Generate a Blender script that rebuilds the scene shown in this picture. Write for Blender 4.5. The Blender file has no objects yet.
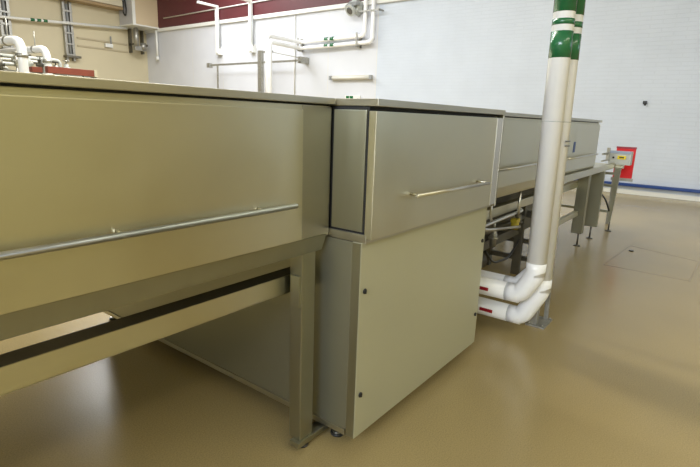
import bpy, bmesh, math
from mathutils import Vector, Matrix

# ------------------------------------------------------------------ camera, light, exposure
S = bpy.context.scene
COL = S.collection
YAW, PITCH, ROLL, FPX = math.radians(36.8423), math.radians(13.132), math.radians(2.0338), 495.86
fw = Vector((math.cos(YAW)*math.cos(PITCH), math.sin(YAW)*math.cos(PITCH), -math.sin(PITCH)))
rt0 = Vector((math.sin(YAW), -math.cos(YAW), 0)); up0 = rt0.cross(fw)
rt = math.cos(ROLL)*rt0 + math.sin(ROLL)*up0
up = -math.sin(ROLL)*rt0 + math.cos(ROLL)*up0
cd = bpy.data.cameras.new('camera'); cam = bpy.data.objects.new('camera', cd); COL.objects.link(cam)
m = Matrix((rt, up, -fw)).transposed().to_4x4(); m.translation = Vector((0, 0, 1.5)); cam.matrix_world = m
cd.sensor_width = 36; cd.lens = 36*FPX/700; cd.clip_start = .02; cd.clip_end = 200
S.camera = cam
S.view_settings.view_transform = 'Standard'; S.view_settings.look = 'None'
S.view_settings.gamma = 1; S.view_settings.use_curve_mapping = False
S.view_settings.exposure = 0.2
W = bpy.data.worlds.new('world'); S.world = W; W.use_nodes = True
W.node_tree.nodes['Background'].inputs[0].default_value = (.75, .85, 1, 1)
W.node_tree.nodes['Background'].inputs[1].default_value = .6

def area(name, loc, rot, sx, sy, power, color, spread=180):
    l = bpy.data.lights.new(name, 'AREA'); l.shape = 'RECTANGLE'; l.size = sx; l.size_y = sy
    l.energy = power; l.color = color; l.spread = math.radians(spread)
    o = bpy.data.objects.new(name, l); COL.objects.link(o); o.location = loc; o.rotation_euler = rot
    return o
DAY = (.86, .93, 1.0); WARM = (1.0, .93, .78)
# rooflights (daylight) over the hall, plus an added warm strip by the near wall
area('overhead_light', (4.4, 6.5, 6.85), (0, 0, 0), .4, 7, 620, (1, .96, .84))
area('overhead_light', (7.6, 9.0, 6.85), (0, 0, 0), 1.2, 8, 400, DAY)
area('overhead_light', (9.3, 14.5, 6.85), (0, 0, 0), 6.2, 3.0, 560, (.95, .975, 1))
area('overhead_light', (1.0, -4.9, 6.85), (0, 0, 0), 10, .8, 190, WARM)  # narrow warm strip, added to brighten the near wall more than the floor
# daylight from high windows on the left, and from the tall window of the near side wall towards the far end
area('window_daylight', (-6.8, 8.0, 4.6), (0, math.radians(-80), 0), 3.0, 6.0, 70, (.78, .86, 1.0))
area('window_daylight', (-6.8, -.2, 4.2), (0, math.radians(-84), 0), 2.6, 6.0, 740, (.78, .86, 1.0))
area('window_daylight', (10.3, -5.85, 3.3), (math.radians(90), 0, 0), 4.4, 3.0, 45, (.66, .80, 1.0))

# ------------------------------------------------------------------ materials
def mat(name, col, rough=.5, metal=0, noise=0, nscale=5, stretch=(1, 1, 1), bump=0, bscale=200, rvar=0, coat=0, spec=.5):
    M = bpy.data.materials.new(name); M.use_nodes = True; N = M.node_tree.nodes; L = M.node_tree.links
    b = N['Principled BSDF']; b.inputs['Base Color'].default_value = (*col, 1)
    b.inputs['Roughness'].default_value = rough; b.inputs['Metallic'].default_value = metal
    b.inputs['Specular IOR Level'].default_value = spec
    if coat: b.inputs['Coat Weight'].default_value = coat; b.inputs['Coat Roughness'].default_value = .08
    tc = N.new('ShaderNodeTexCoord'); mp = N.new('ShaderNodeMapping'); mp.inputs['Scale'].default_value = stretch
    L.new(tc.outputs['Object'], mp.inputs[0])
    if noise or rvar:
        n = N.new('ShaderNodeTexNoise'); n.inputs['Scale'].default_value = nscale; n.inputs['Detail'].default_value = 5
        L.new(mp.outputs[0], n.inputs['Vector'])
        if noise:
            r = N.new('ShaderNodeMapRange'); r.inputs[1].default_value = .3; r.inputs[2].default_value = .7
            r.inputs[3].default_value = 1-noise; r.inputs[4].default_value = 1+noise; L.new(n.outputs[0], r.inputs[0])
            v = N.new('ShaderNodeVectorMath'); v.operation = 'SCALE'; v.inputs[0].default_value = col
            L.new(r.outputs[0], v.inputs['Scale']); L.new(v.outputs[0], b.inputs['Base Color'])
        if rvar:
            r = N.new('ShaderNodeMapRange'); r.inputs[1].default_value = .3; r.inputs[2].default_value = .7
            r.inputs[3].default_value = rough-rvar; r.inputs[4].default_value = rough+rvar
            L.new(n.outputs[0], r.inputs[0]); L.new(r.outputs[0], b.inputs['Roughness'])
    if bump:
        n2 = N.new('ShaderNodeTexNoise'); n2.inputs['Scale'].default_value = bscale; L.new(mp.outputs[0], n2.inputs['Vector'])
        bp = N.new('ShaderNodeBump'); bp.inputs['Strength'].default_value = bump; bp.inputs['Distance'].default_value = .002
        L.new(n2.outputs[0], bp.inputs['Height']); L.new(bp.outputs[0], b.inputs['Normal'])
    return M

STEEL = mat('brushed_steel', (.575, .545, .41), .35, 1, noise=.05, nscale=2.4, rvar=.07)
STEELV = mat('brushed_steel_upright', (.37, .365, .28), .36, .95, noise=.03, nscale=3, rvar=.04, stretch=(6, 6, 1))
LIDM = mat('satin_steel_lid', (.50, .475, .39), .40, 1, noise=.03, rvar=.04, stretch=(1, 1, 10))
POLISH = mat('polished_steel', (.68, .67, .62), .30, 1)
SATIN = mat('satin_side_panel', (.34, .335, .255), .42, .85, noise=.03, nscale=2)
SATINL = mat('light_satin_steel', (.66, .66, .66), .3, .9)
DARKST = mat('dull_steel', (.16, .15, .12), .45, .8, noise=.1)
PANEL = mat('pale_coated_panel', (.47, .46, .33), .42, .25, noise=.02, nscale=3, rvar=.03)
for M_ in (STEEL, LIDM, STEELV):
    N_ = M_.node_tree.nodes; b_ = N_['Principled BSDF']; t_ = N_.new('ShaderNodeTangent'); t_.direction_type = 'RADIAL'; t_.axis = 'Z'
    M_.node_tree.links.new(t_.outputs[0], b_.inputs['Tangent']); b_.inputs['Anisotropic'].default_value = .65
    b_.inputs['Anisotropic Rotation'].default_value = .25 if M_ is not STEELV else 0
GASKET = mat('black_rubber', (.012, .012, .012), .6)
PLASTIC = mat('black_plastic', (.02, .02, .02), .35)
WHITEP = mat('white_pipe_jacket', (.90, .90, .90), .3, noise=.02, nscale=8, coat=.3)
WHITEM = mat('white_paint', (.78, .78, .74), .45)
CREAM = mat('cream_paint', (.66, .60, .45), .5)
GREEN = mat('green_tape', (.012, .13, .045), .25, coat=.4)
RED = mat('red_sheet', (.62, .015, .02), .35, coat=.2)
REDTAG = mat('red_tag', (.35, .01, .02), .4)
REDBR = mat('red_oxide_paint', (.26, .065, .04), .5, noise=.1)
YEL = mat('yellow_plastic', (.75, .60, .02), .4)
BLUE = mat('blue_plastic', (.012, .05, .22), .4)
GREY = mat('grey_plastic', (.30, .31, .31), .5)
LGREY = mat('light_grey_enamel', (.48, .50, .48), .4)
GALV = mat('galvanised_steel', (.40, .39, .35), .45, .8, noise=.15, nscale=20)
BURG = mat('burgundy_cladding', (.095, .018, .022), .5, noise=.06)
LENS = mat('smoked_lens', (.10, .10, .10), .1, coat=.5)

def floor_mat():
    M = mat('resin_floor', (.40, .31, .17), .3, coat=.0, spec=.5); N = M.node_tree.nodes; L = M.node_tree.links
    b = N['Principled BSDF']; tc = N['Texture Coordinate']
    n1 = N.new('ShaderNodeTexNoise'); n1.inputs['Scale'].default_value = .7; n1.inputs['Detail'].default_value = 4
    n2 = N.new('ShaderNodeTexNoise'); n2.inputs['Scale'].default_value = 160; n2.inputs['Detail'].default_value = 2
    L.new(tc.outputs['Object'], n1.inputs['Vector']); L.new(tc.outputs['Object'], n2.inputs['Vector'])
    r1 = N.new('ShaderNodeMapRange'); r1.inputs[1].default_value = .3; r1.inputs[2].default_value = .7; r1.inputs[3].default_value = .92; r1.inputs[4].default_value = 1.08
    r2 = N.new('ShaderNodeMapRange'); r2.inputs[1].default_value = .35; r2.inputs[2].default_value = .65; r2.inputs[3].default_value = .88; r2.inputs[4].default_value = 1.1
    L.new(n1.outputs[0], r1.inputs[0]); L.new(n2.outputs[0], r2.inputs[0])
    mu = N.new('ShaderNodeMath'); mu.operation = 'MULTIPLY'; L.new(r1.outputs[0], mu.inputs[0]); L.new(r2.outputs[0], mu.inputs[1])
    v = N.new('ShaderNodeVectorMath'); v.operation = 'SCALE'; v.inputs[0].default_value = (.345, .265, .120)
    L.new(mu.outputs[0], v.inputs['Scale']); L.new(v.outputs[0], b.inputs['Base Color'])
    r3 = N.new('ShaderNodeMapRange'); r3.inputs[1].default_value = .3; r3.inputs[2].default_value = .7; r3.inputs[3].default_value = .21; r3.inputs[4].default_value = .24
    L.new(n1.outputs[0], r3.inputs[0]); L.new(r3.outputs[0], b.inputs['Roughness'])
    bp = N.new('ShaderNodeBump'); bp.inputs['Strength'].default_value = .15; bp.inputs['Distance'].default_value = .002
    L.new(n2.outputs[0], bp.inputs['Height']); L.new(bp.outputs[0], b.inputs['Normal'])
    return M
FLOOR = floor_mat()

def end_wall_mat():
    # painted brick for y < 9, smooth sheeted panels with joints beyond
    M = mat('painted_end_wall', (.76, .76, .75), .45); N = M.node_tree.nodes; L = M.node_tree.links
    b = N['Principled BSDF']; tc = N['Texture Coordinate']
    sp = N.new('ShaderNodeSeparateXYZ'); L.new(tc.outputs['Object'], sp.inputs[0])
    cb = N.new('ShaderNodeCombineXYZ'); L.new(sp.outputs[1], cb.inputs[0]); L.new(sp.outputs[2], cb.inputs[1])
    br = N.new('ShaderNodeTexBrick'); L.new(cb.outputs[0], br.inputs['Vector'])
    br.inputs['Color1'].default_value = (1, 1, 1, 1); br.inputs['Color2'].default_value = (.97, .97, .97, 1); br.inputs['Mortar'].default_value = (0, 0, 0, 1)
    br.inputs['Scale'].default_value = 1; br.inputs['Mortar Size'].default_value = .008; br.inputs['Brick Width'].default_value = .46; br.inputs['Row Height'].default_value = .088
    br.inputs['Mortar Smooth'].default_value = .4
    lt = N.new('ShaderNodeMath'); lt.operation = 'LESS_THAN'; L.new(sp.outputs[1], lt.inputs[0]); lt.inputs[1].default_value = 8.99
    bp = N.new('ShaderNodeBump'); bp.inputs['Distance'].default_value = .0018
    L.new(lt.outputs[0], bp.inputs['Strength']); L.new(br.outputs['Color'], bp.inputs['Height']); L.new(bp.outputs[0], b.inputs['Normal'])
    # joints
    prev = None
    for y in (8.99, 10.9, 12.35, 14.3, 16.2, 18.1):
        s = N.new('ShaderNodeMath'); s.operation = 'SUBTRACT'; L.new(sp.outputs[1], s.inputs[0]); s.inputs[1].default_value = y
        a = N.new('ShaderNodeMath'); a.operation = 'ABSOLUTE'; L.new(s.outputs[0], a.inputs[0])
        c = N.new('ShaderNodeMath'); c.operation = 'LESS_THAN'; L.new(a.outputs[0], c.inputs[0]); c.inputs[1].default_value = .018
        if prev is None: prev = c
        else:
            mx = N.new('ShaderNodeMath'); mx.operation = 'MAXIMUM'; L.new(prev.outputs[0], mx.inputs[0]); L.new(c.outputs[0], mx.inputs[1]); prev = mx
    mix = N.new('ShaderNodeMix'); mix.data_type = 'RGBA'; L.new(prev.outputs[0], mix.inputs[0])
    n = N.new('ShaderNodeTexNoise'); n.inputs['Scale'].default_value = 1.2; L.new(tc.outputs['Object'], n.inputs['Vector'])
    r = N.new('ShaderNodeMapRange'); r.inputs[1].default_value = .3; r.inputs[2].default_value = .7; r.inputs[3].default_value = .97; r.inputs[4].default_value = 1.03; L.new(n.outputs[0], r.inputs[0])
    # mortar a touch greyer on the brick part
    mm = N.new('ShaderNodeMix'); mm.data_type = 'RGBA'; mm.inputs[6].default_value = (1, 1, 1, 1)
    fm = N.new('ShaderNodeMath'); fm.operation = 'MULTIPLY'; L.new(br.outputs['Fac'], fm.inputs[0]); L.new(lt.outputs[0], fm.inputs[1])
    mm.inputs[7].default_value = (.97, .97, .97, 1); L.new(fm.outputs[0], mm.inputs[0])
    v = N.new('ShaderNodeVectorMath'); v.operation = 'SCALE'; v.inputs[0].default_value = (.74, .75, .77); L.new(r.outputs[0], v.inputs['Scale'])
    v2 = N.new('ShaderNodeVectorMath'); v2.operation = 'MULTIPLY'; L.new(v.outputs[0], v2.inputs[0]); L.new(mm.outputs[2], v2.inputs[1])
    bc = N.new('ShaderNodeMix'); bc.data_type = 'RGBA'; L.new(lt.outputs[0], bc.inputs[0])
    bc.inputs[6].default_value = (.90, .905, .94, 1); bc.inputs[7].default_value = (.83, .885, .97, 1)  # bluer brick tint partly carries the cool daylight on that side
    v3 = N.new('ShaderNodeVectorMath'); v3.operation = 'MULTIPLY'; L.new(v2.outputs[0], v3.inputs[0]); L.new(bc.outputs[2], v3.inputs[1])
    L.new(v3.outputs[0], mix.inputs[6]); mix.inputs[7].default_value = (.68, .68, .68, 1)
    L.new(mix.outputs[2], b.inputs['Base Color'])
    return M
ENDW = end_wall_mat()
BEIGE = mat('beige_painted_brick', (.60, .53, .36), .55, noise=.04, nscale=.8, bump=.1, bscale=20)
NEARW = mat('cream_near_wall', (.61, .575, .31), .6, noise=.03, nscale=1)
CEIL = mat('ceiling_sheet', (.55, .53, .46), .7)
JOINT = mat('floor_joint_sealant', (.24, .19, .12), .5)

# ------------------------------------------------------------------ mesh helpers
class MB:
    def __init__(s): s.bm = bmesh.new()
    def box(s, x0, x1, y0, y1, z0, z1, bev=.0):
        t = bmesh.new(); bmesh.ops.create_cube(t, size=1)
        bmesh.ops.scale(t, vec=(x1-x0, y1-y0, z1-z0), verts=t.verts)
        bmesh.ops.translate(t, vec=((x0+x1)/2, (y0+y1)/2, (z0+z1)/2), verts=t.verts)
        if bev: bmesh.ops.bevel(t, geom=t.edges[:], offset=bev, segments=2, affect='EDGES', profile=.7)
        s._add(t); return s
    def _add(s, t, M=None):
        me = bpy.data.meshes.new('tmp'); t.to_mesh(me); t.free()
        if M: me.transform(M)
        s.bm.from_mesh(me); bpy.data.meshes.remove(me)
    def hull(s, pts):                      # convex solid
        t = bmesh.new(); [t.verts.new(p) for p in pts]; bmesh.ops.convex_hull(t, input=t.verts); s._add(t); return s
    def cyl(s, a, b, r, r2=None, n=20, bev=0):
        a = Vector(a); b = Vector(b); d = b-a; t = bmesh.new()
        bmesh.ops.create_cone(t, cap_ends=True, segments=n, radius1=r, radius2=r if r2 is None else r2, depth=d.length)
        if bev:
            ed = [e for e in t.edges if abs(e.verts[0].co.z-e.verts[1].co.z) < 1e-6]
            bmesh.ops.bevel(t, geom=ed, offset=bev, segments=2, affect='EDGES')
        M = Matrix.Translation((a+b)/2) @ d.to_track_quat('Z', 'Y').to_matrix().to_4x4()
        for f in t.faces: f.smooth = len(f.verts) == 4
        s._add(t, M); return s
    def tube(s, pts, r, n=20, smooth_r=0, seg=6):      # swept polyline with rounded corners
        P = [Vector(p) for p in pts]; Q = [P[0]]
        for i in range(1, len(P)-1):
            if smooth_r:
                a = (P[i-1]-P[i]); b = (P[i+1]-P[i]); k = min(smooth_r, a.length*.49, b.length*.49)
                A = P[i]+a.normalized()*k; B = P[i]+b.normalized()*k
                for j in range(seg+1):
                    u = j/seg; Q.append(A*(1-u)**2+P[i]*2*u*(1-u)+B*u*u)
            else: Q.append(P[i])
        Q.append(P[-1]); rings = []; bm = s.bm; prevx = None
        for i, q in enumerate(Q):
            d = (Q[min(i+1, len(Q)-1)]-Q[max(i-1, 0)]).normalized()
            if prevx is None: x = d.orthogonal().normalized()
            else: x = (prevx-d*prevx.dot(d)).normalized()
            y = d.cross(x); prevx = x; sc = 1
            if 0 < i < len(Q)-1:
                c = (Q[i]-Q[i-1]).normalized().dot(d); sc = 1/max(c, .5) if not smooth_r else 1
            rings.append([bm.verts.new(q+(x*math.cos(2*math.pi*k/n)+y*math.sin(2*math.pi*k/n))*r*(1 if sc == 1 else sc**.5)) for k in range(n)])
        for a, b in zip(rings, rings[1:]):
            for k in range(n):
                f = bm.faces.new((a[k], a[(k+1) % n], b[(k+1) % n], b[k])); f.smooth = True
        bm.faces.new(rings[0][::-1]); bm.faces.new(rings[-1]); return s
    def build(s, name, mt, parent=None):
        bmesh.ops.recalc_face_normals(s.bm, faces=s.bm.faces)
        me = bpy.data.meshes.new(name); s.bm.to_mesh(me); s.bm.free(); me.materials.append(mt)
        o = bpy.data.objects.new(name, me); COL.objects.link(o)
        if parent: o.parent = parent; o.matrix_parent_inverse = world_of(parent).inverted()
        return o
def world_of(o):
    M = Matrix.LocRotScale(o.location, o.rotation_euler, o.scale)
    return (world_of(o.parent) @ o.matrix_parent_inverse @ M) if o.parent else M
def tag(o, label=None, cat=None, group=None, kind=None):
    if label: o['label'] = label
    if cat: o['category'] = cat
    if group: o['group'] = group
    if kind: o['kind'] = kind
    return o
def thing(name, label, cat, loc=(0, 0, 0), group=None):
    o = bpy.data.objects.new(name, None); COL.objects.link(o); o.location = loc; o.empty_display_size = .1
    return tag(o, label, cat, group)
def struct(name, mb, mt): return tag(mb.build(name, mt), kind='structure')
def part(name, mb, mt, parent, label=None):
    o = mb.build(name, mt, parent)
    if label: o['label'] = label
    return o
B = lambda *a, **k: MB().box(*a, **k)
def copy_tree(src, off, parent=None):
    c = src.copy(); COL.objects.link(c)
    if parent: c.parent = parent
    else: c.location = src.location+Vector(off)
    for ch in src.children: copy_tree(ch, off, c)
    return c

# ------------------------------------------------------------------ the hall
XE, YB, YN, XL, H = 13.03, 21.4, -6.0, -7.0, 7.0
struct('floor', B(XL-.2, XE+.2, YN-.2, YB+.2, -.2, 0), FLOOR)
struct('ceiling', B(XL, XE, YN, YB, H, H+.2), CEIL)
struct('wall_right', B(XE, XE+.2, YN-.2, YB+.2, 0, H), ENDW)
struct('wall_back', B(XL, XE, YB, YB+.2, 0, H), BEIGE)
struct('wall_left', B(XL-.2, XL, YN-.2, YB+.2, 0, H), NEARW)
# near side wall with a tall window opening towards the far end
nw = MB(); nw.box(XL, 8.0, YN-.2, YN, 0, H); nw.box(8.0, 12.6, YN-.2, YN, 0, 1.7); nw.box(8.0, 12.6, YN-.2, YN, 4.9, H); nw.box(12.6, XE, YN-.2, YN, 0, H)
struct('wall_front', nw, NEARW)
wf = MB()
for x in (8.0, 9.12, 10.27, 11.42, 12.54): wf.box(x, x+.06, YN-.12, YN-.04, 1.7, 4.9)
for z in (1.7, 3.3, 4.84): wf.box(8.0, 12.6, YN-.11, YN-.05, z, z+.06)
w1 = struct('window_1', wf, WHITEM)
gl = mat('window_glass', (1, 1, 1), 0); gl.node_tree.nodes['Principled BSDF'].inputs['Transmission Weight'].default_value = 1
part('pane', B(8.06, 12.54, YN-.085, YN-.079, 1.76, 4.84), gl, w1)
struct('reflection_panel', B(4.2, 6.6, YN-.01, YN+.03, .002, 3.2), mat('reflection_panel_tone', (.36, .32, .17), .5))  # unseen door panel, added to vary the reflections in the steel
struct('reflection_pillar', B(6.6, 6.9, YN+.001, YN+.25, .002, H), WHITEM)  # unseen pillar, added to break up what the steel mirrors
# burgundy cladding high on the end wall with a white ledge below
struct('trim_1', B(XE-.05, XE-.002, 1.0, YB, 4.93, H-.02), BURG)
struct('trim_2', B(XE-.09, XE-.002, 1.0, YB, 4.80, 4.925, bev=.01), WHITEM)
struct('trim_3', B(XE-.10, XE-.002, YN, 11.9, .185, .255, bev=.015), BLUE)      # blue bumper rail
struct('baseboard_right', B(XE-.03, XE-.002, YN, 21, .002, .10), WHITEM)
fj = MB()
for a, b in [((5.98, .93), (7.23, .84)), ((7.23, .84), (6.95, .08)), ((6.95, .08), (5.95, .12)), ((5.98, .93), (5.95, .12)), ((7.02, .7), (5.98, .93))][:4]:
    A = Vector((*a, .0)); D = (Vector((*b, 0))-A); n = Vector((-D.y, D.x, 0)).normalized()*.002
    fj.hull([A+n, A-n, A+D+n, A+D-n] + [q+Vector((0, 0, .0012)) for q in (A+n, A-n, A+D+n, A+D-n)])
struct('trim_4', fj, JOINT)
# drain screw cap in the inspection frame
o = MB().cyl((6.92, .79, 0), (6.92, .79, .012), .028, bev=.003).build('floor_drain_cap', PLASTIC); tag(o, 'small black round cap set in the floor right of the far legs', 'floor cap')

# ------------------------------------------------------------------ left tunnel unit
LT = thing('tunnel_conveyor', 'long stainless steel enclosed tunnel with a full-length handle, filling the left side', 'machine', (-.5, 2.0, 0))
LX0, LX1 = -2.6, 1.622
part('housing', B(LX0, LX1, 1.335, 3.42, 1.0, 1.543, bev=.004), STEEL, LT)
part('lid', B(LX0-.01, 1.621, 1.312, 3.46, 1.550, 1.575, bev=.003), LIDM, LT)
part('lid_seal', B(LX0, LX1-.004, 1.345, 3.40, 1.536, 1.5515), GASKET, LT)
dr = part('door', B(-2.4, 1.435, 1.316, 1.334, 1.014, 1.524, bev=.003), STEEL, LT)
part('end_post', B(1.446, LX1-.001, 1.331, 1.336, 1.013, 1.54, bev=.001), mat('grey_brushed_steel', (.44, .425, .36), .36, 1, noise=.04), LT)
hb = MB().cyl((-2.2, 1.282, 1.166), (1.366, 1.282, 1.166), .0105, bev=.002)
for x in (-2.0, -1.2, -.35, .68, 1.2): hb.cyl((x, 1.282, 1.168), (x, 1.318, 1.172), .006, n=12)
part('handle', hb, POLISH, dr, 'long round stainless bar handle')
sk = MB().hull([(LX0, 1.327, 1.010), (LX1-.02, 1.327, 1.010), (LX0, 1.352, .936), (LX1-.02, 1.352, .936),
                (LX0, 1.375, 1.010), (LX1-.02, 1.375, 1.010), (LX0, 1.375, .936), (LX1-.02, 1.375, .936)])
part('skirt', sk, STEELV, LT)  # darker steel stands in for the dim floor this face reflects
part('underside', B(LX0+.02, LX1-.02, 1.38, 3.41, .985, 1.0), STEEL, LT)
part('rear_skirt', B(LX0, LX1-.02, 3.38, 3.41, .936, 1.0), STEEL, LT)
bm_ = part('lower_beam', MB().box(LX0, 1.615, 1.44, 1.445, .745, .825).box(LX0, 1.615, 1.44, 1.54, .745, .75), STEEL, LT)
part('channel_shade', B(LX0, 1.614, 1.4455, 1.54, .7505, .818), PLASTIC, bm_, 'black fill standing for shade in the channel')  # solid black block imitates the shade inside the open channel
for x, y in ((1.478, 1.352), (-2.0, 1.352), (-2.0, 3.28)):
    if 1:
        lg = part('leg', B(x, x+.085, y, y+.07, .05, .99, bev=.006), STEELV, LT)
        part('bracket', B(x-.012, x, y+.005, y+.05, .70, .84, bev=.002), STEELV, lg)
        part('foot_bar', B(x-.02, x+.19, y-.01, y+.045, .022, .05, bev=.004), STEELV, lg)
        ft = MB().cyl((x+.04, y+.02, .0), (x+.04, y+.02, .012), .028, bev=.003).cyl((x+.04, y+.02, .01), (x+.04, y+.02, .03), .009)
        part('levelling_foot', ft, PLASTIC, lg)

# ------------------------------------------------------------------ cabinet unit
CB = thing('machine_cabinet', 'stainless drive cabinet with a pale lower panel and a drop door with bar handle', 'cabinet', (2.3, 1.95, 0))
X0, X1 = 1.627, 2.955
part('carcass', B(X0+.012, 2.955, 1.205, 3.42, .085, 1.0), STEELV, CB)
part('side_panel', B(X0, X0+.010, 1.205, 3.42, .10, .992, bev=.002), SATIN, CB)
part('plinth_rail', B(X0-.006, X0+.03, 1.21, 3.42, .07, .098, bev=.003), LIDM, CB)
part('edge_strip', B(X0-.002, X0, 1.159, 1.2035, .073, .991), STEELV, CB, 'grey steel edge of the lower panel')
lp = part('lower_panel', B(X0, 2.973, 1.157, 1.203, .07, .994, bev=.003), PANEL, CB)
for x in (1.662, 2.932):
    for z in (.775, .28):
        part('quarter_turn_lock', MB().cyl((x, 1.157, z), (x, 1.150, z), .0125, bev=.002).box(x-.003, x+.003, 1.146, 1.151, z-.009, z+.009), PLASTIC, lp)
part('ledge', B(X0-.002, 2.955, 1.135, 1.345, .995, 1.030, bev=.003), LIDM, CB)
part('upper_housing', B(X0+.008, 2.955, 1.15, 3.40, 1.03, 1.545), GASKET, CB)
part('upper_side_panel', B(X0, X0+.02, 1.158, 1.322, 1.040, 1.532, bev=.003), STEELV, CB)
part('upper_back', B(X0+.1, 2.953, 1.19, 3.42, 1.032, 1.546), STEEL, CB)
ud = part('drop_door', B(X0, 2.952, 1.11, 1.146, 1.014, 1.529, bev=.003), STEEL, CB)
part('edge_band', B(2.872, 2.951, 1.107, 1.1098, 1.016, 1.527), SATINL, ud, 'lighter edge strip')  # lighter band along the right edge of the door
hb = MB().cyl((1.893, 1.062, 1.177), (2.724, 1.062, 1.166), .0085, bev=.002)
for x in (1.93, 2.66): hb.cyl((x, 1.062, 1.176), (x, 1.112, 1.176), .006, n=12)
part('handle', hb, POLISH, ud, 'round stainless bar handle')
part('end_trim', B(2.953, 2.972, 1.105, 1.34, 1.0, 1.548, bev=.003), LIDM, CB)
part('lid', B(X0, 2.972, 1.104, 3.46, 1.547, 1.575, bev=.003), LIDM, CB)
for x in (1.69, 2.88):
    for y in (1.30, 3.40):
        ft = MB().cyl((x, y, 0), (x, y, .016), .034, bev=.004).cyl((x, y, .014), (x, y, .09), .01).cyl((x, y, .03), (x, y, .045), .02, n=6)
        f = part('levelling_foot', ft, PLASTIC, CB)
        part('foot_ring', MB().cyl((x, y, .0165), (x, y, .021), .026, bev=.001), POLISH, f)

# ------------------------------------------------------------------ right tunnel unit
RT = thing('discharge_tunnel', 'stainless enclosed tunnel with open legs running away behind the white pipes', 'machine', (5, 2.0, 0))
RX0, RX1 = 2.985, 6.82
part('housing', B(RX0, RX1, 1.345, 3.42, 1.0, 1.543, bev=.004), STEEL, RT)
part('lid', B(RX0, RX1+.02, 1.318, 3.46, 1.550, 1.577, bev=.003), LIDM, RT)
part('lid_seal', B(RX0, RX1-.004, 1.352, 3.40, 1.536, 1.5515), GASKET, RT)
for a, b in ((3.0, 5.02), (5.06, 6.80)):
    d = part('door', B(a, b, 1.325, 1.343, 1.03, 1.524, bev=.003), STEEL, RT)
    hb = MB().cyl((a+.25, 1.285, 1.172), (b-.12, 1.285, 1.176), .0095, bev=.002)
    for x in (a+.35, b-.25): hb.cyl((x, 1.285, 1.173), (x, 1.327, 1.173), .006, n=12)
    part('handle', hb, POLISH, d, 'round stainless bar handle')
part('sticker', B(5.62, 5.70, 1.3225, 1.3255, 1.225, 1.335), BLUE, RT, 'narrow blue sticker on the far door')
part('skirt', MB().hull([(RX0, 1.333, 1.028), (RX1, 1.333, 1.028), (RX0, 1.358, .945), (RX1, 1.358, .945), (RX0, 1.375, 1.028), (RX1, 1.375, 1.028), (RX0, 1.375, .945), (RX1, 1.375, .945)]), STEEL, RT)
part('frame_rail', B(5.2, 8.01, 1.300, 1.332, .925, 1.0, bev=.004), STEEL, RT)
part('frame_rail', B(5.2, 8.01, 2.66, 2.70, .925, 1.0, bev=.004), STEEL, RT)
part('lower_beam', B(RX0+.02, 6.9, 1.46, 1.53, .745, .82, bev=.004), STEEL, RT)
part('lower_beam', B(5.1, 6.64, 1.40, 1.45, .40, .46, bev=.004), STEEL, RT)
part('conveyor_bed', B(6.84, 8.01, 1.34, 2.65, .965, .985), STEEL, RT)
def foot(x, y, z, par):
    ft = MB().cyl((x, y, 0), (x, y, .014), .045, r2=.03).cyl((x, y, .012), (x, y, z), .011)
    part('levelling_foot', ft, DARKST, par)
for (x, xw, y, yw, z) in ((6.66, .10, 1.335, .13, .165), (7.27, .05, 1.28, .19, .17), (6.66, .1, 2.5, .12, .165), (7.27, .05, 2.5, .16, .17)):
    l = part('leg', B(x, x+xw, y, y+yw, z, .93, bev=.005), STEELV, RT); foot(x+xw/2, y+yw/2-.02, z+.01, l)
for y in (1.235, 2.6):
    l = part('leg', MB().hull([(8.02, y+.01, .14), (8.05, y+.01, .14), (8.02, y+.04, .14), (8.05, y+.04, .14), (8.02, y-.02, .93), (8.10, y-.02, .93), (8.02, y+.06, .93), (8.10, y+.06, .93)]), STEELV, RT)
    foot(8.035, y+.02, .15, l)
for z in (.29, .845, .67): part('cross_bar', B(8.03, 8.07, 1.27, 2.62, z-.018, z+.018, bev=.003), STEELV, RT)
part('hose', MB().tube([(8.0, 1.62, .62), (8.0, 1.5, .60), (8.0, 1.36, .50), (8.02, 1.28, .30)], .012, smooth_r=.1), PLASTIC, RT, 'thin black hose drooping at the end frame')
# dark cross frame standing under the tunnel
for y in (1.91, 1.42): part('frame_post', B(5.03, 5.10, y-.03, y+.05, 0.0, .62, bev=.003), DARKST, RT)
part('frame_post', B(5.03, 5.10, 2.3, 2.36, 0.0, .62), DARKST, RT)
for z in (.325, .14): part('cross_bar', B(5.04, 5.09, 1.40, 2.35, z-.022, z+.022, bev=.003), DARKST, RT)
part('cross_bar', B(5.03, 5.10, 1.38, 2.4, .58, .64), DARKST, RT)
part('dark_casing', B(3.95, 6.6, 1.66, 2.45, .37, .93, bev=.01), DARKST, RT, 'dark casing extended to darken the space under the tunnel')  # tray extended into a dark box to keep this space dim
part('frame_rail', B(RX0+.03, 3.06, 1.36, 2.69, .70, .95), DARKST, RT)

# pipework slung under the tunnel
PW = thing('valve_manifold', 'cluster of steel pipes and valves under the tunnel beside the cabinet', 'pipework', (3.9, 1.6, 0))
part('pipe', MB().tube([(3.35, 1.40, .86), (3.38, 1.40, .77), (3.55, 1.40, .735), (4.5, 1.42, .735), (4.7, 1.6, .735)], .014, smooth_r=.05), POLISH, PW)
part('pipe', MB().tube([(3.62, 1.38, .93), (3.62, 1.38, .80), (3.66, 1.38, .76)], .010, smooth_r=.02), POLISH, PW)
part('pipe', MB().tube([(4.32, 1.40, .93), (4.32, 1.40, .70)], .012), POLISH, PW)
part('pipe', MB().tube([(3.5, 1.50, .66), (4.0, 1.52, .60), (4.9, 1.54, .60)], .022, smooth_r=.06), DARKST, PW)
part('hose', MB().tube([(3.9, 1.5, .45), (4.1, 1.5, .30), (4.5, 1.5, .27), (4.9, 1.55, .36)], .010, smooth_r=.12), PLASTIC, PW)
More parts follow.
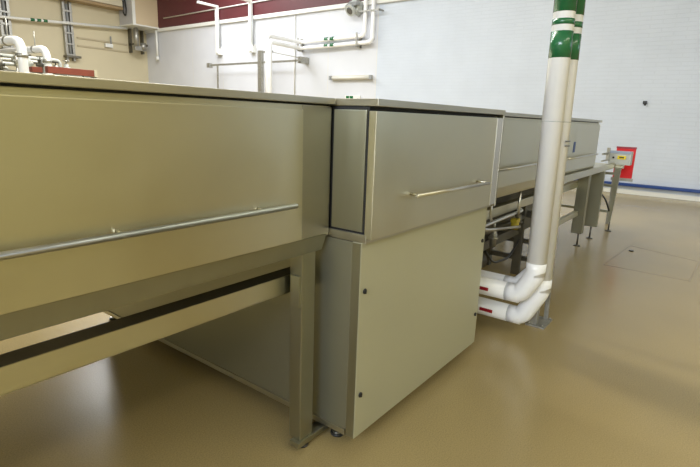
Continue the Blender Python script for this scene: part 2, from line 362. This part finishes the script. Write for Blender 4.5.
for x, y, z, mt in ((3.75, 1.50, .60, DARKST), (4.05, 1.50, .56, GALV), (4.72, 1.52, .60, DARKST)):
    v = part('valve', MB().cyl((x, y, z-.10), (x, y, z+.06), .028, bev=.004).cyl((x-.045, y, z), (x+.045, y, z), .02).cyl((x, y, z-.03), (x, y, z-.01), .042, bev=.003), mt, PW)
    part('valve_stem', MB().cyl((x, y, z+.06), (x, y, z+.11), .010), POLISH, v)
part('actuator', MB().cyl((4.45, 1.46, .56), (4.45, 1.46, .64), .035, bev=.006).box(4.41, 4.49, 1.43, 1.49, .625, .66, bev=.005), mat('dull_yellow', (.42, .33, .02), .5), PW, 'yellow valve actuator')
part('support_plate', B(3.3, 4.95, 1.56, 1.60, .42, .50, bev=.003), DARKST, PW)
part('support_plate', B(4.90, 4.95, 1.52, 1.60, 0, .78, bev=.003), DARKST, PW)
part('pump_body', MB().cyl((3.75, 1.72, .24), (4.35, 1.72, .24), .08, bev=.01).cyl((3.9, 1.72, 0), (3.9, 1.72, .2), .03).cyl((4.25, 1.72, 0), (4.25, 1.72, .2), .03), DARKST, PW, 'dark pump body')

part('pipe', MB().tube([(3.30, 1.40, .90), (3.22, 1.39, .82), (3.32, 1.38, .76), (3.60, 1.38, .70), (4.4, 1.40, .60)], .013, smooth_r=.07), POLISH, PW)
# control box and red board at the far end
CBX = thing('control_box', 'grey control box with a yellow warning sticker at the far conveyor end', 'control box', (8.12, 1.26, 1.0))
part('enclosure', B(8.05, 8.22, 1.113, 1.40, .975, 1.165, bev=.006), LGREY, CBX)
part('cover', B(8.044, 8.054, 1.118, 1.395, 1.135, 1.172, bev=.003), mat('blue_grey_cover', (.30, .36, .48), .4), CBX, 'blue-grey cover strip')
st = part('warning_sticker', B(8.045, 8.0505, 1.175, 1.285, 1.055, 1.105), YEL, CBX, 'yellow warning sticker')
part('sticker_print', B(8.043, 8.0455, 1.20, 1.262, 1.070, 1.092), mat('black_print', (.10, .08, .01), .5), st)
part('push_button', MB().cyl((8.05, 1.335, 1.075), (8.030, 1.335, 1.075), .014, bev=.002), PLASTIC, CBX)
part('bracket_arm', MB().box(7.6, 8.05, 1.39, 1.41, 1.12, 1.145).box(7.6, 8.05, 1.39, 1.41, 1.03, 1.045).box(7.97, 8.0, 1.38, 1.42, 1.03, 1.21), GALV, CBX)
part('bracket', B(8.10, 8.18, 1.20, 1.33, .925, .98), STEEL, CBX)
RB = thing('guard_board', 'upright red guard board behind the grey control box', 'guard', (8.62, 1.25, 0))
part('board', B(8.60, 8.63, 1.137, 1.40, .71, 1.212, bev=.004), RED, RB)
part('edge_strip', B(8.595, 8.635, 1.133, 1.404, 1.19, 1.216, bev=.002), mat('dark_red_edge', (.28, .03, .05), .4), RB)
part('lower_rail', B(8.594, 8.636, 1.12, 1.42, .70, .745, bev=.003), GALV, RB)
part('post', B(8.60, 8.64, 1.36, 1.40, 0, .72, bev=.003), GALV, RB)
part('hanger', B(8.105, 8.60, 1.30, 1.332, .93, .96), STEEL, RB)

# ------------------------------------------------------------------ white insulated pipes beside the cabinet
LEAN = .013                              # the risers lean very slightly towards the machine
def insulated(name, label, px, py, hz, r, y_end, vend, band=None):
    t = thing(name, label, 'pipe', (px, py, 0), 'insulated pipes beside the cabinet')
    P = lambda z: (px, py+LEAN*(z-vend), z)
    part('riser', MB().cyl(P(vend), P(H-.01), r, n=36), WHITEP, t)
    part('elbow', MB().tube([(px, y_end+.09, hz), (px, y_end, hz), P(vend), P(vend+.09)], r*1.012, n=36, smooth_r=.045, seg=4), WHITEP, t)
    part('horizontal_run', MB().cyl((px, y_end, hz), (px, 1.9, hz), r, n=36).cyl((px, 1.9, hz), (px, 2.9, hz), r*.6), WHITEP, t)
    for z in (1.52, 2.75): part('joint_ring', MB().cyl(P(z), P(z+.003), r+.0006, n=36), GREY, t)
    part('joint_ring', MB().cyl((px, y_end+.09, hz), (px, y_end+.093, hz), r*1.02, n=36), LGREY, t)
    if band:
        for z0, z1 in ((1.902, 2.056), (2.092, 2.126), (2.166, 2.62)):
            part('marking_band', MB().cyl(P(z0), P(z1), r+.0015, n=36), GREEN, t, 'green marking tape')
        part('flow_tag', MB().box(px-r-.003, px-r+.006, 1.215, 1.315, hz-.012, hz+.012, bev=.002), REDTAG, t, 'red flow direction tag')
    return t
P1 = insulated('insulated_pipe', 'front white insulated pipe with green bands near its top', 3.35, .922, .342, .064, 1.01, .50, True)
P2 = insulated('insulated_pipe', 'second white insulated pipe, lowest at the floor, with green bands', 3.48, .905, .135, .064, 1.02, .36, True)
P3 = insulated('insulated_pipe', 'white pipe hidden behind the front riser, its level run uppermost', 3.62, .995, .318, .052, 1.12, .47, False)
PS = thing('pipe_support', 'thin grey steel post bolted to the floor behind the white pipes', 'support', (3.78, .965, 0))
part('post', MB().hull([(x, y+o_, z) for x in (3.845, 3.872) for y in (.925, .955) for z, o_ in ((0, 0), (H-.01, .19))]), GALV, PS)
part('base_plate', B(3.67, 3.90, .90, 1.04, .0, .012, bev=.002), GALV, PS)
part('saddle', MB().box(3.69, 3.75, .965, 1.02, .012, .24, bev=.003), GALV, PS)
for x, y in ((3.695, .92), (3.88, .915), (3.695, 1.02), (3.88, 1.02)): part('bolt', MB().cyl((x, y, .012), (x, y, .024), .009, n=6), GALV, PS)
part('pipe_clamp', MB().hull([(x, y, z) for x in (3.43, 3.52) for y in (.852, .862) for z in (1.395, 1.403)]).hull([(x, y, z) for x in (3.43, 3.52) for y in (.852, .862) for z in (1.365, 1.373)]), DARKST, PS)

# ------------------------------------------------------------------ things on the end wall
XW = XE-.002
# wall pipes with labels
WP = thing('heating_pipes', 'pair of white pipes turning off the frame and running along the end wall', 'pipes', (12.8, 10.5, 3.7))
xs = XE-.16
yv, xv = 11.84, 11.35
for k, (dz, vy) in enumerate(((.0, 9.36), (-.19, 9.07))):
    z = 3.90+dz; xx = xs+(.0 if k == 0 else .0)
    part('pipe', MB().tube([(xv+k*.02, yv+.02+.10*(1-k), 1.2 if 0 else .0), (xv+k*.02, yv+.02+.10*(1-k), z-.02), (xx, 11.98+.0*(1-k), z-.02), (xx, vy, z+.02), (xx, vy, H-.01)], .062, smooth_r=.16), WHITEP, WP)
    part('label_band', MB().cyl((xx, 10.92, z+.005), (xx, 10.76, z+.006), .066), GREEN, WP, 'green label band')
    part('label_band', MB().cyl((xx, 10.68, z+.006), (xx, 10.52, z+.007), .066), GREEN, WP, 'green label band')
for y in (12.02, 9.6):
    part('pipe_clamp', MB().box(xs-.085, xs-.07, y-.03, y+.03, 3.62, 4.02).box(xs-.085, XW, y-.03, y+.03, 3.60, 3.635).box(xs+.07, XW, y-.03, y+.03, 3.60, 4.0), GALV, WP)
part('pipe_clamp', MB().box(xs-.09, xs-.07, 8.8, 9.6, 4.58, 4.62).box(xs-.09, XW, 8.8, 8.85, 4.58, 4.62), GALV, WP)
o = MB().tube([(12.95, 12.0, 3.40), (12.95, 12.05, 3.40), (11.5, 11.95, 3.42)], .012).build('conduit', GALV); tag(o, 'thin conduit arm just below the white wall pipes', 'conduit')

# steel frame in front of the wall
SF = thing('goal_frame', 'grey steel goal-shaped frame in front of the far white wall', 'frame', (12.6, 13.5, 0))
part('rail', MB().box(12.56, 12.62, 11.75, 16.35, 3.24, 3.30), GALV, SF)
part('post', MB().box(12.56, 12.60, 15.92, 15.98, 0, 3.24), GALV, SF)
part('post', MB().box(12.50, 12.62, 13.48, 13.66, 0, 3.66), GALV, SF)
part('arm', B(12.56, 12.62, 13.0, 13.5, 3.58, 3.64), GALV, SF)
part('wall_plate', B(12.62, XW, 11.72, 11.86, 3.20, 3.40), GALV, SF)
part('end_cap', MB().box(12.50, 12.66, 16.35, 16.5, 3.18, 3.34), GALV, SF)

# brackets and thin pipe on the cladding
for y, w in ((16.30, 'left'), (14.43, 'right')):
    t = thing('pipe_bracket', 'white T-shaped wall bracket, the %s one under the thin high pipe' % w, 'bracket', (12.9, y, 3.7), 'white brackets on the end wall')
    part('upright', B(XE-.20, XE-.10, y-.06, y+.06, 3.72, 5.36, bev=.01), WHITEM, t)
    part('arm', B(XE-1.0, XE-.10, y-.05, y+.05, 5.36, 5.44, bev=.01), WHITEM, t)
    part('foot_plate', B(XE-.16, XW, y-.12, y+.12, 3.68, 3.95, bev=.01), WHITEM, t)
    part('cable', MB().cyl((XE-.14, y-.12, 3.9), (XE-.14, y-.1, 4.95), .02), GREY, t)
o = MB().cyl((XE-.075, 9.95, 5.42), (XE-.075, 19.9, 5.30), .022).build('high_pipe', WHITEM); tag(o, 'thin white pipe crossing the burgundy cladding', 'pipe')
o = MB().cyl((XE-.03, 12.36, 2.0), (XE-.03, 12.36, 4.79), .02).build('drop_conduit', WHITEM); tag(o, 'thin white vertical conduit on the end wall', 'conduit')

# hexagonal camera / floodlight
CL = thing('flood_light', 'grey hexagonal lamp high on the wall left of the rising pipes', 'lamp', (12.9, 9.7, 4.75))
part('housing', MB().cyl((XW, 9.72, 4.76), (12.74, 9.72, 4.76), .26, r2=.20, n=6), LGREY, CL)
part('visor', MB().hull([(12.78, 9.48, 4.80), (12.78, 9.98, 4.80), (12.60, 9.54, 4.74), (12.60, 9.96, 4.74), (12.78, 9.60, 4.93), (12.78, 9.88, 4.93)]), GREY, CL)
part('lens_ring', MB().cyl((12.78, 9.78, 4.70), (12.66, 9.80, 4.62), .17, n=24), LGREY, CL)
part('lens', MB().cyl((12.68, 9.797, 4.634), (12.64, 9.803, 4.607), .13, r2=.09, n=24), LENS, CL)

BL = thing('batten_light', 'cream strip light fitting, unlit, on the white wall above the green sign', 'light', (12.98, 9.9, 2.7))
part('body', B(12.93, XW, 9.10, 10.68, 2.66, 2.80, bev=.01), mat('aged_cream_plastic', (.62, .59, .52), .4), BL)
part('diffuser', MB().cyl((12.92, 9.16, 2.72), (12.92, 10.62, 2.72), .045, n=16), mat('frosted_diffuser', (.70, .68, .62), .35), BL)
part('end_cap', B(12.86, 12.94, 9.06, 9.14, 2.66, 2.79, bev=.01), GREY, BL)
part('end_cap', B(12.86, 12.94, 10.64, 10.72, 2.66, 2.79, bev=.01), GREY, BL)
ES = thing('exit_sign', 'green and white emergency sign low on the wall behind the machine lid', 'sign', (13.0, 9.83, 2.1))
part('sign_board', B(12.985, XW, 9.53, 10.13, 1.99, 2.19, bev=.003), WHITEM, ES)
part('sign_face', B(12.981, 12.986, 9.80, 10.08, 2.01, 2.175), GREEN, ES)
sm = MB()                                        # running figure and arrow
sm.cyl((12.9812, 9.95, 2.12), (12.979, 9.95, 2.12), .014).hull([(12.9812, 9.96, 2.10), (12.9812, 9.93, 2.10), (12.9812, 9.95, 2.05), (12.9812, 9.92, 2.05), (12.979, 9.95, 2.05), (12.979, 9.96, 2.10)])
sm.hull([(12.9812, 9.95, 2.05), (12.9812, 9.93, 2.05), (12.9812, 10.0, 2.0), (12.979, 10.0, 2.01), (12.979, 9.95, 2.05)]).hull([(12.9812, 9.94, 2.05), (12.9812, 9.92, 2.05), (12.9812, 9.89, 2.0), (12.979, 9.9, 2.0), (12.979, 9.93, 2.05)])
bmesh.ops.translate(sm.bm, vec=(0, 0, .03), verts=sm.bm.verts)
part('pictogram', sm, WHITEM, ES)
part('arrow', MB().box(12.981, 12.986, 9.62, 9.74, 2.05, 2.075).hull([(12.986, 9.62, 2.02), (12.986, 9.62, 2.105), (12.986, 9.57, 2.0625), (12.981, 9.62, 2.02), (12.981, 9.62, 2.105), (12.981, 9.57, 2.0625)]), GREEN, ES)
o = MB().box(12.99, XW, 1.66, 1.74, 2.02, 2.09, bev=.01).cyl((12.97, 1.69, 2.0), (12.99, 1.69, 2.03), .02).build('hook', PLASTIC); tag(o, 'tiny black hook on the painted brick wall', 'hook')

# ------------------------------------------------------------------ far corner: air unit and fittings
AU = thing('air_unit', 'large cream boxed air unit bracketed high in the far corner', 'air unit', (12.4, 20.9, 4.9))
part('casing', B(11.85, 12.98, 20.35, 21.38, 4.95, 6.7, bev=.01), mat('tan_casing', (.62, .50, .33), .5), AU)
part('end_panel', B(11.835, 11.852, 20.36, 21.38, 4.96, 6.69, bev=.003), mat('pale_grey_panel', (.52, .52, .55), .4), AU, 'pale grey end panel')
part('base_tray', B(11.80, 13.0, 20.28, 21.38, 4.90, 4.955, bev=.01), WHITEM, AU)
part('corner_post', B(11.82, 11.95, 20.325, 20.36, 4.95, 6.7), WHITEM, AU)
for x in (12.2, 12.75): part('bracket', MB().box(x-.03, x+.03, 20.9, YB-.002, 4.2, 4.28).box(x-.03, x+.03, 21.2, YB-.002, 3.9, 4.87), DARKST, AU)
part('pump', MB().cyl((12.2, 20.8, 4.15), (12.2, 20.8, 4.86), .10).cyl((12.5, 20.8, 4.02), (12.5, 20.8, 4.3), .12).box(12.1, 12.62, 20.75, 20.9, 3.98, 4.16), GALV, AU)
part('drain_pipe', MB().cyl((12.93, 20.45, 3.70), (12.93, 20.45, 4.86), .045).cyl((12.93, 20.45, 3.64), (12.93, 20.45, 3.78), .07), WHITEM, AU)
part('cable_loop', MB().tube([(11.80, 20.9, 6.2), (11.78, 20.7, 5.5), (11.78, 20.8, 5.25), (11.78, 20.95, 5.4), (11.78, 20.9, 5.9), (11.8, 21.1, 5.6)], .025, smooth_r=.12), PLASTIC, AU, 'black cable loop')

DU = thing('ventilation_duct', 'cream rectangular duct meeting the air unit along the beige wall', 'duct', (9.5, 21, 5.6))
part('duct_body', B(4.0, 11.74, 20.9, 21.39, 5.62, 6.1, bev=.01), CREAM, DU)
part('edge_strip', B(4.0, 11.74, 20.88, 21.39, 5.50, 5.60), mat('brown_timber', (.36, .25, .13), .6), DU)
t = thing('sloping_pipe', 'long thin white pipe along the beige wall with green label bands', 'pipe', (8, 21.1, 4.5))
part('pipe', MB().cyl((4.0, 21.12, 4.29), (12.0, 21.12, 4.84), .05), WHITEM, t)
for x in (8.28, 8.50, 8.72):
    z = 4.29+.55*(x-4)/8
    part('label_band', MB().cyl((x, 21.12, z), (x+.14, 21.12, z+.0096), .056), GREEN, t)
# vertical cable ladders on the beige wall
for x0, lab in ((7.35, 'vertical cable ladder on the beige wall at the far left edge'), (9.5, 'vertical cable ladder on the beige wall right of the white pipe bends')):
    t = thing('cable_ladder', lab, 'cable ladder', (x0, 21.2, 3.3), 'cable ladders on the beige wall')
    for dx in (0, .26): part('side_rail', B(x0+dx, x0+dx+.09, 21.25, 21.38, 3.3, 5.47), GALV, t)
    for k in range(5): part('rung', B(x0, x0+.35, 21.22, 21.26, 3.5+k*.4, 3.56+k*.4), GALV, t)
    part('foot_bracket', B(x0-.05, x0+.5, 21.1, YB-.002, 3.42, 3.5), DARKST, t)
    part('cable', MB().cyl((x0+.2, 21.32, 3.5), (x0+.18, 21.32, 5.4), .05), GREY, t)
for z, l in ((4.22, 'upper'), (3.92, 'lower')):
    o = B(10.02, 12.1, 21.36, YB-.002, z-.03, z+.03).build('beige_band', mat('beige_band_paint_'+l, (.46, .39, .26), .6)); tag(o, '%s of two thin beige bands under the sloping pipe' % l, 'banding')  # two thin strips, darker than the wall behind
t = thing('socket_box', 'small white box on the beige wall below the air unit', 'box', (11.2, 21.3, 4.15))
part('box', MB().box(11.1, 11.42, 21.26, YB-.002, 4.00, 4.15, bev=.02), WHITEM, t); part('stem', MB().cyl((11.36, 21.31, 4.14), (11.36, 21.31, 4.45), .03), GREY, t)

# ------------------------------------------------------------------ white pipe bends and pipe skid behind the left machine
for (x, y, z, r, ext, lab) in ((2.84, 7.6, 2.34, .058, 5.0, 'thick white pipe bend at the left edge above the steel lid'), (3.72, 9.0, 2.41, .056, 1.9, 'shorter white pipe bend right of the thick one')):
    t = thing('pipe_bend', lab, 'pipe', (x, y, 0), 'white pipe bends behind the machine')
    part('pipe', MB().tube([(x+.0, y, .0), (x, y, z), (x-.25*ext/2, y+ext, z-.02)], r, smooth_r=.16, n=24), WHITEP, t)
    part('collar', MB().cyl((x, y, z-.22), (x, y, z-.17), r*1.15), GALV, t)
    part('collar', MB().cyl((x-.03, y+.30, z), (x-.04, y+.35, z), r*1.12), GALV, t)
    part('gauge_pin', MB().cyl((x-.04, y+.3, z), (x-.04, y+.3, z+.28), .010, n=8), GALV, t)
SK = thing('pipe_skid', 'tangle of grey steel pipes and valves behind the left machine', 'pipework', (2.8, 9, 0))
part('frame', MB().box(1.6, 4.6, 9.2, 9.28, 1.98, 2.05).box(1.6, 1.7, 9.2, 9.28, 0, 2.1).box(4.5, 4.6, 9.2, 9.28, 0, 2.1).box(2.9, 2.98, 9.2, 9.28, 0, 2.1), GALV, SK)
import random
R = random.Random(4)
part('reflection_blocker', B(-2.5, 4.4, 8.3, 8.9, .08, 1.55, bev=.02), STEELV, SK)  # unseen box, added to block a bright reflection in the floor
for x in (-2.3, 1.0, 4.2): part('leg', B(x, x+.08, 8.4, 8.48, 0, .09), GALV, SK)  # short legs under the added box
for k in range(5):
    z = 2.0+.07*k; part('pipe', MB().tube([(1.5+.2*k, 9.35+.08*k, z), (3.0+.3*k, 9.35+.08*k, z+.02), (3.0+.3*k, 9.35+.08*k, 1.5)], .03, smooth_r=.08, n=12), GALV if k % 2 else LGREY, SK)
for k in range(11):
    x = 2.15+.19*k; y = 9.05+.05*(k % 3); z = 2.06+.13*R.random()
    v = part('valve', MB().cyl((x, y, z-.08), (x, y, z+.08), .035, n=12).cyl((x-.06, y, z), (x+.06, y, z), .03, n=12).cyl((x, y, 1.5), (x, y, z), .014, n=8), (GALV, LGREY, DARKST)[k % 3], SK)
    part('hand_wheel', MB().cyl((x, y, z+.12), (x, y, z+.135), .05, n=12).cyl((x, y, z+.07), (x, y, z+.13), .01, n=8), PLASTIC if k % 2 else GALV, v)
RBX = thing('red_channel', 'red-brown painted steel channel lying behind the left lid', 'channel', (3.6, 8, 0))
part('channel', MB().box(3.20, 3.84, 7.75, 7.85, 1.965, 2.055, bev=.006), REDBR, RBX)
part('end_plate', B(3.84, 3.88, 7.74, 7.86, 1.96, 2.06), CREAM, RBX)
part('flange', B(3.0, 3.13, 7.75, 7.85, 1.96, 2.03, bev=.004), REDBR, RBX)
for x in (3.3, 3.7): part('leg', B(x, x+.06, 7.77, 7.83, 0, 1.97), GALV, RBX)
o = None
